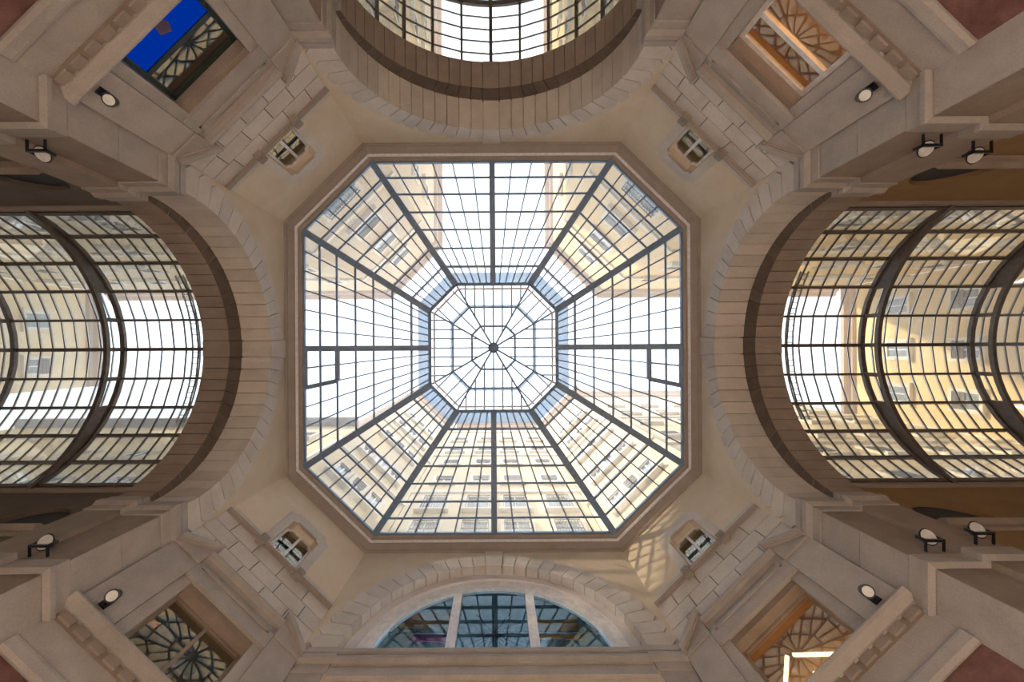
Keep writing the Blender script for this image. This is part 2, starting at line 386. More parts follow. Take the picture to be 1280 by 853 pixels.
# ironwork fan behind the middle light
fan = MB()
for k in range(13):
    a = PI * k / 12
    fan.beam((0, -0.20, 1.0), (0.72 * math.cos(a) if abs(math.cos(a)) > .01 else 0, -0.20, 1.0 - 0.80 * math.sin(a)), 0.018, 0.03, (0, 1, 0))
for k in range(5):
    a = math.radians(30 + 30 * k)
    fan.beam((0, -0.20, 1.0), (0.75 * math.cos(a), -0.20, 1.0 + 0.75 * math.sin(a)), 0.02, 0.03, (0, 1, 0))
fan.obj('iron_fan', 'iron_grille', lw)
rm = MB(); rm.box(-3.0, 3.0, -0.55, -0.50, -0.3, 3.2); rm.box(-3.0, 3.0, -0.55, -0.25, -0.35, -0.3); rm.obj('room_backing', 'room_teal', lw)
for x_ in (-1.2, 1.2):  # added unseen cool fill lights that brighten the backing
    pl = bpy.data.lights.new('room_fill', 'POINT'); pl.energy = 18; pl.color = (0.75, 0.9, 1.0); pl.shadow_soft_size = 0.05
    po = bpy.data.objects.new('room_fill', pl); col.objects.link(po); po.parent = lw; po.location = (x_, -0.38, -0.15)
for (x0, x1, z0, z1, mt) in ((1.0, 1.9, 1.1, 1.5, 'magenta_cloth'), (1.0, 2.2, 1.55, 2.2, 'orange_cloth'), (-2.0, -0.95, 1.15, 1.9, 'orange_cloth'), (-1.6, -1.2, 0.2, 1.2, 'shutter_grey')):
    MB().prism([(x0, z0), (x1, z0 + .05), (x1 - .1, z1), ((x0 + x1) / 2, z1 - .12), (x0, z1)], -0.46, -0.44).obj('hanging_banner', mt, lw)
# mouldings under the lunette
m = MB(); m.run([(-0.02, 9.70), (0.05, 9.70), (0.07, 9.66), (0.07, 9.58), (0.03, 9.54), (0.03, 9.48), (0.10, 9.45), (0.12, 9.36), (0.05, 9.30), (-0.02, 9.28)], -R1 + 0.06, R1 - 0.06)
m.obj('lunette_ledge', 'pier_stone_shaded', sw)
m = MB(); m.run([(-0.02, 9.20), (0.05, 9.20), (0.06, 9.0), (-0.02, 8.97)], -R1 + 0.06, R1 - 0.06); m.obj('lunette_band', 'pier_stone_shaded', sw)

# ------------------------------------------------------------------ the four diagonal walls
HW = 1.602
def rect_ring(x0, x1, z0, z1, w, y0, y1):
    return MB().box(x0 - w, x0, y0, y1, z0 - w, z1 + w).box(x1, x1 + w, y0, y1, z0 - w, z1 + w).box(x0, x1, y0, y1, z1, z1 + w).box(x0, x1, y0, y1, z0 - w, z0)
def clipped(h, z0, z1, c, n=5):
    """window outline with hollow top corners (quarter scoops of radius c)"""
    p = [(-h, z0), (h, z0), (h, z1 - c)]
    p += [(h - c * (1 - math.cos(PI / 2 + PI / 2 * 0 + t)) if False else h - c * math.sin(t) * 0.9 - 0.1 * c * (t / (PI / 2)), z1 - c * math.cos(t) * 0.9 - 0.1 * c * (1 - t / (PI / 2))) for t in [PI / 2 * i / n for i in range(1, n)]]
    p += [(h - c, z1), (-h + c, z1)]
    p += [(-q[0], q[1]) for q in reversed([(h - c * math.sin(t) * 0.9 - 0.1 * c * (t / (PI / 2)), z1 - c * math.cos(t) * 0.9 - 0.1 * c * (1 - t / (PI / 2))) for t in [PI / 2 * i / n for i in range(1, n)]])]
    p += [(-h, z1 - c)]
    return p
OUT = clipped(0.63, 11.20, 12.74, 0.19); INN = clipped(0.43, 11.20, 12.43, 0.12)
k_out = [p for p in OUT if p[1] > 11.25 or True]
def surround(mb, out, inn, d0, d1):
    """flat band between two outlines that have the same number of points, open at the bottom"""
    o = out[1:] + [out[0]]; i = inn[1:] + [inn[0]]
    n = len(o); V = []
    for p in o: V += [(p[0], d0, p[1]), (p[0], d1, p[1])]
    for p in i: V += [(p[0], d0, p[1]), (p[0], d1, p[1])]
    F = []
    for a in range(n - 1):
        b = a + 1
        F.append((2*a+1, 2*b+1, 2*n+2*b+1, 2*n+2*a+1)); F.append((2*a, 2*a+1, 2*b+1, 2*b)); F.append((2*n+2*a, 2*n+2*b, 2*n+2*b+1, 2*n+2*a+1)); F.append((2*a, 2*b, 2*n+2*b, 2*n+2*a))
    return mb.add(V, F)
COURSES = [10.99, 10.605, 10.215, 9.83, 9.44]
LAMP_SIDE = {'northeast': 1, 'southeast': -1, 'southwest': 1, 'northwest': -1}
win_no = 2
for side in ('northeast', 'southeast', 'southwest', 'northwest'):
    b = MB()
    b.box(-HW, HW, -0.35, -0.03, 0, 7.70)
    b.box(-HW, -0.80, -0.35, -0.03, 7.70, 9.0); b.box(0.80, HW, -0.35, -0.03, 7.70, 9.0)
    b.box(-HW, HW, -0.35, -0.06, 9.0, 11.05)
    b.box(-HW, -0.43, -0.35, 0.0, 11.05, 12.43); b.box(0.43, HW, -0.35, 0.0, 11.05, 12.43)
    b.box(-0.43, 0.43, -0.35, 0.0, 11.05, 11.22)
    b.box(-HW, HW, -0.35, 0.0, 12.43, ZTOP)
    wall = b.obj('wall_' + side, 'plaster', None, FR[side]); tag(wall, kind='structure'); WALLS[side] = wall
    # hollow-cornered fillers of the small opening
    cf = MB()
    for sg in (1, -1):
        pts = [(sg * p[0], p[1]) for p in INN if p[0] > 0 and p[1] > 12.2] + [(sg * 0.44, 12.44)]
        cf.prism(pts, -0.30, -0.002)
    cf.obj('corner_filler', 'plaster', wall)
    MB().box(-HW, HW, -0.06, -0.035, 9.42, 11.0).obj('mortar_bed', 'mortar', wall)
    # ashlar courses
    for r in range(4):
        z1, z0 = COURSES[r], COURSES[r + 1]
        x = -HW - (0.30 if r % 2 else 0.0); n = 0
        lim = HW
        while x < HW - 0.01:
            L_ = 0.62 + 0.05 * ((r * 7 + n * 3) % 4)
            xa, xb = max(-HW, x), min(HW, x + L_)
            if HW - xb < 0.16: xb = HW
            if xb - xa > 0.05:
                MB().box(xa + GAP / 2, xb - GAP / 2, -0.06, 0.005, z0 + GAP / 2, z1 - GAP / 2).obj('ashlar_block', 'pale_stone', wall)
            x = xb if xb >= HW else x + L_; n += 1
    # string course with its two clips and the pale plinth above it
    m = MB().run([(-0.02, 11.13), (0.03, 11.13), (0.05, 11.10), (0.05, 11.075), (0.09, 11.06), (0.10, 11.03), (0.06, 11.01), (0.05, 10.985), (0.02, 10.98), (-0.02, 10.98)], -HW, HW); m.obj('string_course', 'cornice_stone', wall)
    MB().box(-HW, -0.64, -0.01, 0.018, 11.12, 11.26).box(0.64, HW, -0.01, 0.018, 11.12, 11.26).obj('plinth_strip', 'pale_stone', wall)
    for sg in (-1, 1):
        g = MB()
        g.prism([(sg * 0.57 - 0.09, 10.90), (sg * 0.57 + 0.09, 10.90), (sg * 0.57 + 0.10, 11.00), (sg * 0.57 + 0.10, 11.15), (sg * 0.57 - 0.10, 11.15), (sg * 0.57 - 0.10, 11.00)], 0.0, 0.14)
        for q in (-0.05, 0.0, 0.05): g.box(sg * 0.57 + q - 0.014, sg * 0.57 + q + 0.014, 0.13, 0.165, 10.97, 11.13)
        g.obj('bracket', 'cornice_stone', wall)
    # ---- small window with hollow corners
    w1 = empty('window_%d' % win_no, FR[side] @ T(0, 0, 11.22)); tag(w1, kind='structure'); win_no += 1
    Lz = T(0, 0, -11.22)
    sr = surround(MB(), OUT, INN, -0.02, 0.055); surround(sr, clipped(0.66, 11.20, 12.78, 0.19), OUT, -0.02, 0.03); sr.obj('stone_surround', 'pale_stone', w1, Lz)
    fo, fi = clipped(0.435, 11.21, 12.435, 0.12), clipped(0.365, 11.21, 12.365, 0.10)
    wf = surround(MB(), fo, fi, -0.25, -0.19); wf.box(-0.43, 0.43, -0.25, -0.17, 11.20, 11.29); wf.obj('sash_frame', 'white_frame', w1, Lz)
    MB().box(-0.035, 0.035, -0.245, -0.17, 11.27, 12.38).obj('mullion', 'white_frame', w1, Lz)
    for xa, xb in ((-0.37, -0.03), (0.03, 0.37)):
        MB().box(xa, xb, -0.225, -0.215, 11.28, 12.37).obj('glass_pane', 'window_glass', w1, Lz)
        gb = MB()
        for zz in (11.6, 11.95): gb.box(xa, xb, -0.24, -0.225, zz - 0.012, zz + 0.012)
        gb.obj('glazing_bar', 'white_frame' if side in ('northeast', 'southeast') else 'dome_steel', w1, Lz)
    rb = MB(); rb.box(-0.55, 0.55, -0.60, -0.58, 11.1, 12.6); rb.box(-0.55, -0.53, -0.6, -0.36, 11.1, 12.6); rb.box(0.53, 0.55, -0.6, -0.36, 11.1, 12.6); rb.box(-.55, .55, -.6, -.36, 12.58, 12.6); rb.box(-.55, .55, -.6, -.36, 11.1, 11.12)
    rb.obj('room_backing', 'room_warm' if side == 'northeast' else 'room_dark', w1, Lz)

    # ---- pilasters with half gables either side of the large window
    for sg in (-1, 1):
        xa, xb = (0.98, HW - 0.005) if sg > 0 else (-HW + 0.005, -0.98)
        MB().box(xa, xb, -0.04, 0.10, 7.56, 9.40).obj('pilaster', 'pier_stone_shaded', wall)
        # half gable: rises from the outer corner to the inner edge
        xo, xi = sg * (HW - 0.0), sg * 0.98
        p = [(xo, 9.41), (xi, 9.41), (xi, 9.94), (xo, 9.50)]
        hg = MB().prism(p, -0.04, 0.10); gable = hg.obj('half_gable', 'pier_stone_shaded', wall)
        rk = MB(); rk.prism([(xo, 9.47), (xi - sg * 0.06, 9.92), (xi - sg * 0.06, 10.03), (xo, 9.60)], -0.04, 0.20)
        rk.prism([(xo, 9.44), (xi - sg * 0.04, 9.88), (xi - sg * 0.04, 9.93), (xo, 9.48)], -0.04, 0.145); rk.obj('raking_cornice', 'pier_stone_shaded', wall)
        MB().box(min(xo, xi), max(xo, xi), -0.04, 0.13, 9.375, 9.43).obj('gable_base', 'pier_stone_shaded', wall)
        # inner frame strip beside the window
        xa, xb = (0.775, 0.985) if sg > 0 else (-0.985, -0.775)
        MB().box(xa, xb, -0.30, 0.03, 7.56, 9.42).obj('jamb_strip', 'pier_stone_shaded', wall)
    # lintel over the large window
    m = MB().run([(-0.04, 9.84), (0.06, 9.84), (0.14, 9.80), (0.16, 9.75), (0.13, 9.70), (0.05, 9.68), (0.02, 9.60), (0.02, 9.46), (-0.04, 9.44)], -0.975, 0.975); m.obj('lintel_cornice', 'pier_stone_shaded', wall)
    m = MB().run([(-0.04, 9.46), (0.07, 9.45), (0.09, 9.42), (0.09, 9.10), (-0.04, 9.10)], -0.975, 0.975)
    m.obj('lintel_fascia', 'pier_stone_shaded', wall)
    hm = MB(); hm.box(-0.86, 0.86, 0.08, 0.115, 9.36, 9.41); hm.box(-0.86, -0.81, 0.08, 0.115, 9.36, 9.50); hm.box(0.81, 0.86, 0.08, 0.115, 9.36, 9.50); hm.obj('hood_fillet', 'pier_stone_shaded', wall)
    MB().box(-0.80, 0.80, -0.30, 0.0, 8.97, 9.11).obj('lintel_soffit', 'soffit_stone', wall)
    # sill cornice, dentils, fascia, lower band
    m = MB().run([(-0.04, 7.60), (0.12, 7.58), (0.20, 7.57), (0.22, 7.53), (0.20, 7.49), (0.12, 7.46), (0.07, 7.44), (0.06, 7.42), (-0.04, 7.42)], -HW - 0.06, HW + 0.06); m.obj('sill_cornice', 'pier_stone_shaded', wall)
    MB().box(-HW, HW, -0.04, 0.03, 7.26, 7.43).obj('dentil_bed', 'soffit_stone', wall)
    for k in range(11):
        xd = -1.425 + 0.285 * k
        MB().box(xd - 0.105, xd + 0.105, 0.02, 0.075, 7.30, 7.41).obj('dentil', 'cornice_stone', wall)
    MB().box(-HW, HW, -0.04, 0.02, 6.86, 7.27).obj('fascia_panel', 'pier_stone_shaded', wall)
    m = MB().run([(-0.04, 6.86), (0.06, 6.86), (0.07, 6.82), (0.07, 6.70), (0.03, 6.66), (-0.04, 6.66)], -HW, HW); m.obj('fascia_band', 'pier_stone_shaded', wall)
    MB().box(-HW, HW, -0.04, 0.0, 0.0, 6.65).obj('marble_facing', 'red_marble', wall)

    # ---- large window
    w2 = empty('window_%d' % win_no, FR[side] @ T(0, 0, 7.60)); tag(w2, kind='structure'); win_no += 1
    Lz = T(0, 0, -7.60)
    fm = 'green_frame' if side == 'northwest' else 'white_frame' if side == 'northeast' else 'soffit_stone'
    fw = 0.085 if side in ('northeast', 'northwest') else 0.05
    rect_ring(-0.775 + fw, 0.775 - fw, 7.62 + fw, 8.975 - fw, fw, -0.27, -0.20).obj('sash_frame', fm, w2, Lz)
    if side in ('northeast', 'northwest'):
        zc = 8.34 if side == 'northwest' else 8.42
        MB().box(-0.70, 0.70, -0.265, -0.19, zc - 0.04, zc + 0.04).obj('transom', fm, w2, Lz)
        panes = [(-0.70, 0.70, 7.70, zc - 0.03), (-0.70, 0.70, zc + 0.03, 8.90)]
    elif side == 'southwest':
        MB().box(-0.03, 0.03, -0.265, -0.20, 7.66, 8.93).obj('mullion', 'soffit_stone', w2, Lz)
        panes = [(-0.73, -0.02, 7.66, 8.93), (0.02, 0.73, 7.66, 8.93)]
    else:
        panes = [(-0.73, 0.73, 7.66, 8.93)]
    for xa, xb, za, zb in panes:
        MB().box(xa, xb, -0.24, -0.23, za, zb).obj('glass_pane', 'window_glass', w2, Lz)
    rb = MB(); D_ = -0.66
    rb.box(-0.95, 0.95, D_ - 0.02, D_, 7.4, 9.2); rb.box(-0.95, -0.93, D_, -0.36, 7.4, 9.2); rb.box(0.93, 0.95, D_, -0.36, 7.4, 9.2); rb.box(-.95, .95, D_, -.36, 9.18, 9.2); rb.box(-.95, .95, D_, -.36, 7.4, 7.42)
    rb.obj('room_backing', 'room_warm' if side in ('northeast', 'southeast') else 'room_dark', w2, Lz)
    if side in ('northeast', 'southwest', 'southeast'):  # added unseen fill light for the warm tone of the glass
        pl = bpy.data.lights.new('room_fill', 'POINT'); pl.energy = {'northeast': 22, 'southwest': 10, 'southeast': 14}[side]; pl.color = (1.0, 0.62, 0.28); pl.shadow_soft_size = 0.08
        po = bpy.data.objects.new('room_fill', pl); col.objects.link(po); po.parent = w2; po.location = (0.0, -0.45, -0.06)
    if side == 'northwest':
        MB().box(-0.69, 0.69, -0.225, -0.205, 7.70, 8.29).obj('blue_screen_panel', 'blue_screen', w2, Lz)
        MB().prism([(-0.07, 7.86), (0.06, 7.84), (0.13, 8.0), (0.07, 8.13), (0.0, 8.10), (-0.10, 8.06)], -0.203, -0.195).obj('screen_mark', 'screen_mark', w2, Lz)
    if side == 'southeast':
        for p_, q_ in (((0.15, 8.49), (-0.50, 7.89)), ((0.24, 8.55), (0.56, 8.26)), ((-0.28, 7.96), (-0.24, 7.84)), ((0.10, 8.07), (0.13, 7.99))):
            MB().cyl((p_[0], -0.36, p_[1]), (q_[0], -0.36, q_[1]), 0.03, n=12).obj('tube_lamp', 'tube_light', w2, Lz)
    # ---- floodlight on a pilaster
    sg = LAMP_SIDE[side]
    lb = {'northeast': 'beside the white-framed window', 'northwest': 'beside the window with the blue screen', 'southeast': 'beside the window with the glowing tube lamp', 'southwest': 'beside the dim window with a stone-coloured mullion'}[side]
    fl_ = empty('wall_floodlight', FR[side] @ T(sg * 1.30, 0.10, 7.80)); tag(fl_, 'black round floodlight on the stone pilaster ' + lb, 'floodlight', 'pilaster floodlights')
    MB().box(-0.06, 0.06, 0.0, 0.03, -0.10, 0.06).obj('wall_plate', 'black_metal', fl_)
    MB().box(-0.02, 0.02, 0.02, 0.14, -0.04, 0.0).obj('arm', 'black_metal', fl_)
    hd = MB(); hd.cyl((0, 0.12, 0.07), (0, 0.19, -0.045), 0.07, 0.085, 24); hd.cyl((0, 0.19, -0.045), (0, 0.205, -0.07), 0.092, 0.092, 24); hd.obj('lamp_head', 'black_metal', fl_)
    MB().cyl((0, 0.2048, -0.0697), (0, 0.208, -0.075), 0.072, 0.072, 24).obj('lens', 'lamp_lens', fl_)
    lamp_light(fl_, (0, 0.225, -0.10), (0, 0.62, -1))

# ------------------------------------------------------------------ cornice below the dome
CORNICE = [(-0.05, 13.57), (0.03, 13.57), (0.06, 13.60), (0.07, 13.64), (0.18, 13.73), (0.21, 13.76), (0.22, 13.79), (0.27, 13.83), (0.29, 13.86), (0.32, 13.89), (0.36, 13.90), (0.37, 13.93), (0.37, 14.06), (-0.05, 14.06)]
# CORN runs so that the room lies to the right of it: reverse for the sweep
path = CORN
area = sum(path[i][0] * path[(i + 1) % 8][1] - path[(i + 1) % 8][0] * path[i][1] for i in range(8))
if area < 0: path = path[::-1]
cor = MB().sweep(path, CORNICE, True).obj('trim_1', 'cornice_stone'); tag(cor, kind='structure')
link('cornice_light_strip', MB().sweep(path, [(0.20, 13.772), (0.236, 13.772), (0.272, 13.812), (0.272, 13.835), (0.20, 13.835)], True).me('cornice_light_strip', 'white_frame'), cor)  # added white strip for the light caught by the cornice's upright face
rf = MB().sweep(path, [(0.30, 14.06), (0.30, 14.2), (-1.6, 14.2), (-1.6, 14.06)], True).obj('ceiling', 'plaster'); tag(rf, kind='structure')

# ------------------------------------------------------------------ octagonal glass dome
dome = empty('glass_dome', T(0, 0, 14.0)); tag(dome, 'octagonal glazed dome with steel ribs and a flat glass lantern', 'skylight')
DI = T(0, 0, -14.0)
Z0, Z1 = 14.02, 14.80
def inset(p):
    P = [Vector(a) for a in path]; out = []
    for i in range(8):
        d0 = (P[i] - P[i - 1]).normalized(); d1 = (P[(i + 1) % 8] - P[i]).normalized()
        n0 = Vector((-d0.y, d0.x)); n1 = Vector((-d1.y, d1.x)); m = (n0 + n1).normalized(); k = p / m.dot(n0)
        out.append(P[i] + m * k)
    return out
FRM = [Vector((p.x, p.y, Z0)) for p in inset(0.36)]
def oct_ring(h, z):
    q = 0.585
    base = [(h * q, -h), (h, -h * q), (h, h * q), (h * q, h), (-h * q, h), (-h, h * q), (-h, -h * q), (-h * q, -h)]
    res = []
    for f in FRM:                      # same order as FRM
        a = math.atan2(f.y, f.x)
        res.append(min(base, key=lambda b_: abs((math.atan2(b_[1], b_[0]) - a + PI) % (2 * PI) - PI)))
    return [Vector((b_[0], b_[1], z)) for b_ in res]
H1 = 79.2 * (Z1 - EYE) / 519.84
RNG = oct_ring(H1, Z1)
px_rows = [238.0, 215.6, 194.6, 171.6, 149.3, 125.6, 102.6, 79.4]
d0_ = DX - 0.36; z0_ = Z0 - EYE; z1_ = Z1 - EYE; f_ = 519.84
TS = [(f_ * d0_ - r * z0_) / (r * (z1_ - z0_) - f_ * (H1 - d0_)) for r in px_rows]
TS[0] = 0.0; TS[-1] = 1.0
far_panes = MB()
for i in range(8):
    A0, A1, B0, B1 = FRM[i], FRM[(i + 1) % 8], RNG[i], RNG[(i + 1) % 8]
    diag = (A1 - A0).length < 4.0
    nb = 6 if diag else 12
    nrm = (A1 - A0).cross(B0 - A0).normalized()
    if nrm.z < 0: nrm = -nrm
    def P(u, t): return (A0.lerp(A1, u)).lerp(B0.lerp(B1, u), t)
    # hip rib
    MB().beam(A0, B0, 0.19, 0.16, nrm, -0.05).obj('hip_rib', 'dome_steel', dome, DI)
    if not diag: MB().beam(P(.5, 0), P(.5, 1), 0.17, 0.16, nrm, -0.05).obj('rib', 'dome_steel', dome, DI)
    for k in range(1, nb):
        if not diag and k == nb // 2: continue
        MB().beam(P(k / nb, 0), P(k / nb, 1), 0.038, 0.05, nrm).obj('glazing_bar', 'dome_steel', dome, DI)
    for r in range(1, 7):
        MB().beam(P(0, TS[r]), P(1, TS[r]), 0.058, 0.07, nrm, -0.05).obj('purlin', 'dome_steel', dome, DI)
    for r in range(7):
        for k in range(nb):
            e = 0.012 / max(0.2, (A1 - A0).length / nb)
            ua, ub = (k + e) / nb, (k + 1 - e) / nb; ta, tb = TS[r] + 0.002, TS[r + 1] - 0.002
            q = [P(ua, ta), P(ub, ta), P(ub, tb), P(ua, tb)]
            if r < 4: MB().quadslab(*q, 0.008).obj('glass_pane', 'dome_glass', dome, DI)
            else: far_panes.quadslab(*q, 0.008)
    # base frame along the cornice
    MB().beam(A0 + Vector((0, 0, -.03)), A1 + Vector((0, 0, -.03)), 0.10, 0.10, (0, 0, 1)).obj('base_frame', 'dome_steel', dome, DI)
    # snow guard rail with little posts above the sixth row
    sg_ = MB(); t_ = TS[6]; up = Vector((0, 0, 0.22)); n_ = int((P(1, t_) - P(0, t_)).length / 0.09)
    sg_.beam(P(0, t_) + up, P(1, t_) + up, 0.02, 0.02, (0, 0, 1))
    for k in range(n_): sg_.beam(P(k / n_, t_) + up * 0.4, P(k / n_, t_) + up, 0.012, 0.012, (1, .3, 0))
    sg_.obj('snow_guard', 'copper_grey', dome, DI)
tag(far_panes.obj('upper_panes', 'dome_glass', dome, DI), kind='stuff')
# lantern: ring, frosted eave, flat glazed roof, hub
Z2 = Z1 + 0.45
def loop_beams(name, pts, w, h, mat, off=0.0):
    for i in range(8): MB().beam(pts[i], pts[(i + 1) % 8], w, h, (0, 0, 1), off).obj(name, mat, dome, DI)
loop_beams('lantern_ring', RNG, 0.09, 0.12, 'dome_steel')
loop_beams('lantern_inner_ring', oct_ring(H1 - 0.14, Z1 + 0.02), 0.05, 0.08, 'white_frame')
eo, ei = oct_ring(H1 * 1.22, Z1 + 0.36), oct_ring(H1 * 1.04, Z1 + 0.36)
for i in range(8): MB().quadslab(eo[i], eo[(i + 1) % 8], ei[(i + 1) % 8], ei[i], 0.01).obj('frosted_eave', 'frosted_blue', dome, DI)
rings = [H1 - 0.05, 50.5 * (Z1 + 0.15 - EYE) / f_, 26.6 * (Z1 + 0.3 - EYE) / f_]
zz = [Z1 + 0.04, Z1 + 0.17, Z1 + 0.31]
RP = [oct_ring(h, z) for h, z in zip(rings, zz)]
apex = Vector((0, 0, Z1 + 0.45))
for lv in (1, 2):
    loop_beams('lantern_purlin', RP[lv], 0.05, 0.06, 'dome_steel')
    so, si = oct_ring(rings[lv] * 1.07, zz[lv] + 0.05), oct_ring(rings[lv] * 1.02, zz[lv] + 0.05)
    for i in range(8): MB().quadslab(so[i], so[(i + 1) % 8], si[(i + 1) % 8], si[i], 0.006).obj('shadow_strip', 'frosted_blue', dome, DI)  # frosted strips drawn for the purlins' pale offset shadows
for i in range(8):
    MB().beam(RP[0][i], apex, 0.055, 0.06, (0, 0, 1)).obj('lantern_rib', 'dome_steel', dome, DI)
    a0, a1 = RP[0][i], RP[0][(i + 1) % 8]; b0, b1 = RP[1][i], RP[1][(i + 1) % 8]; c0, c1 = RP[2][i], RP[2][(i + 1) % 8]
    diag = (a1 - a0).length < 2.0
    L0 = (a1 - a0).length; dirn = (a1 - a0).normalized(); mid = (a0 + a1) / 2; inn = (apex - mid)
    step = H1 * 0.585 * 2 / 8
    ks = (-1, 0, 1) if diag else (-3, -2, -1, 0, 1, 2, 3)
    for k in ks:
        s0 = mid + dirn * (step * k * (1.0 if not diag else 1.25))
        # runs inwards until it meets the hip rib
        off = abs(step * k * (1.0 if not diag else 1.25)); tt = 0.985 if off == 0 else 1 - off / (L0 / 2)
        if off == 0: tt = 0.66 if diag else 0.95
        MB().beam(s0, s0 + inn * tt, 0.042, 0.04, (0, 0, 1)).obj('lantern_bar', 'dome_steel', dome, DI)
    for (p0, p1, q1, q0) in ((a0, a1, b1, b0), (b0, b1, c1, c0)):
        MB().quadslab(p0, p1, q1, q0, 0.008).obj('lantern_pane', 'dome_glass', dome, DI)
    MB().add([c0, c1, apex, c0 + Vector((0, 0, .008)), c1 + Vector((0, 0, .008)), apex + Vector((0, 0, .008))], [(0, 1, 2), (5, 4, 3), (0, 3, 4, 1), (1, 4, 5, 2), (2, 5, 3, 0)]).obj('lantern_pane', 'dome_glass', dome, DI)
hb = MB().cyl(apex + Vector((0, 0, -0.05)), apex + Vector((0, 0, 0.05)), 0.175, 0.175, 24); hb.cyl(apex + Vector((0, 0, -0.08)), apex + Vector((0, 0, -0.05)), 0.12, 0.175, 24); hb.obj('hub', 'dome_steel', dome, DI)
# two opening vents beside the east and west ribs
for sx in (-1, 1):
    i = [k for k in range(8) if sx * FRM[k].x > 5 and sx * FRM[(k + 1) % 8].x > 5][0]
    A0, A1, B0, B1 = FRM[i], FRM[(i + 1) % 8], RNG[i], RNG[(i + 1) % 8]
    def P(u, t): return (A0.lerp(A1, u)).lerp(B0.lerp(B1, u), t)
    us = (6 / 12, 8 / 12) if P(0.6, 0).y > P(0.4, 0).y else (4 / 12, 6 / 12)
    nrm = (A1 - A0).cross(B0 - A0).normalized(); nrm = nrm if nrm.z > 0 else -nrm
    c = [P(us[0], 0.01), P(us[1], 0.01), P(us[1], TS[2]), P(us[0], TS[2])]
    fr_ = MB()
    for k in range(4): fr_.beam(c[k], c[(k + 1) % 4], 0.13, 0.08, nrm, -0.06)
    vent = fr_.obj('vent_frame', 'dome_steel', dome, DI)
    lift = [0.10, 0.10, 0.30, 0.30]; c2 = [c[k] + nrm * lift[k] for k in range(4)]
    sh = MB()
    for k in range(4): sh.beam(c2[k], c2[(k + 1) % 4], 0.07, 0.06, nrm)
    sh.beam(P((us[0] + us[1]) / 2, 0.01) + nrm * .1, P((us[0] + us[1]) / 2, TS[2]) + nrm * .3, 0.05, 0.05, nrm)
    link('vent_sash', sh.me('vent_sash', 'dome_steel'), vent)

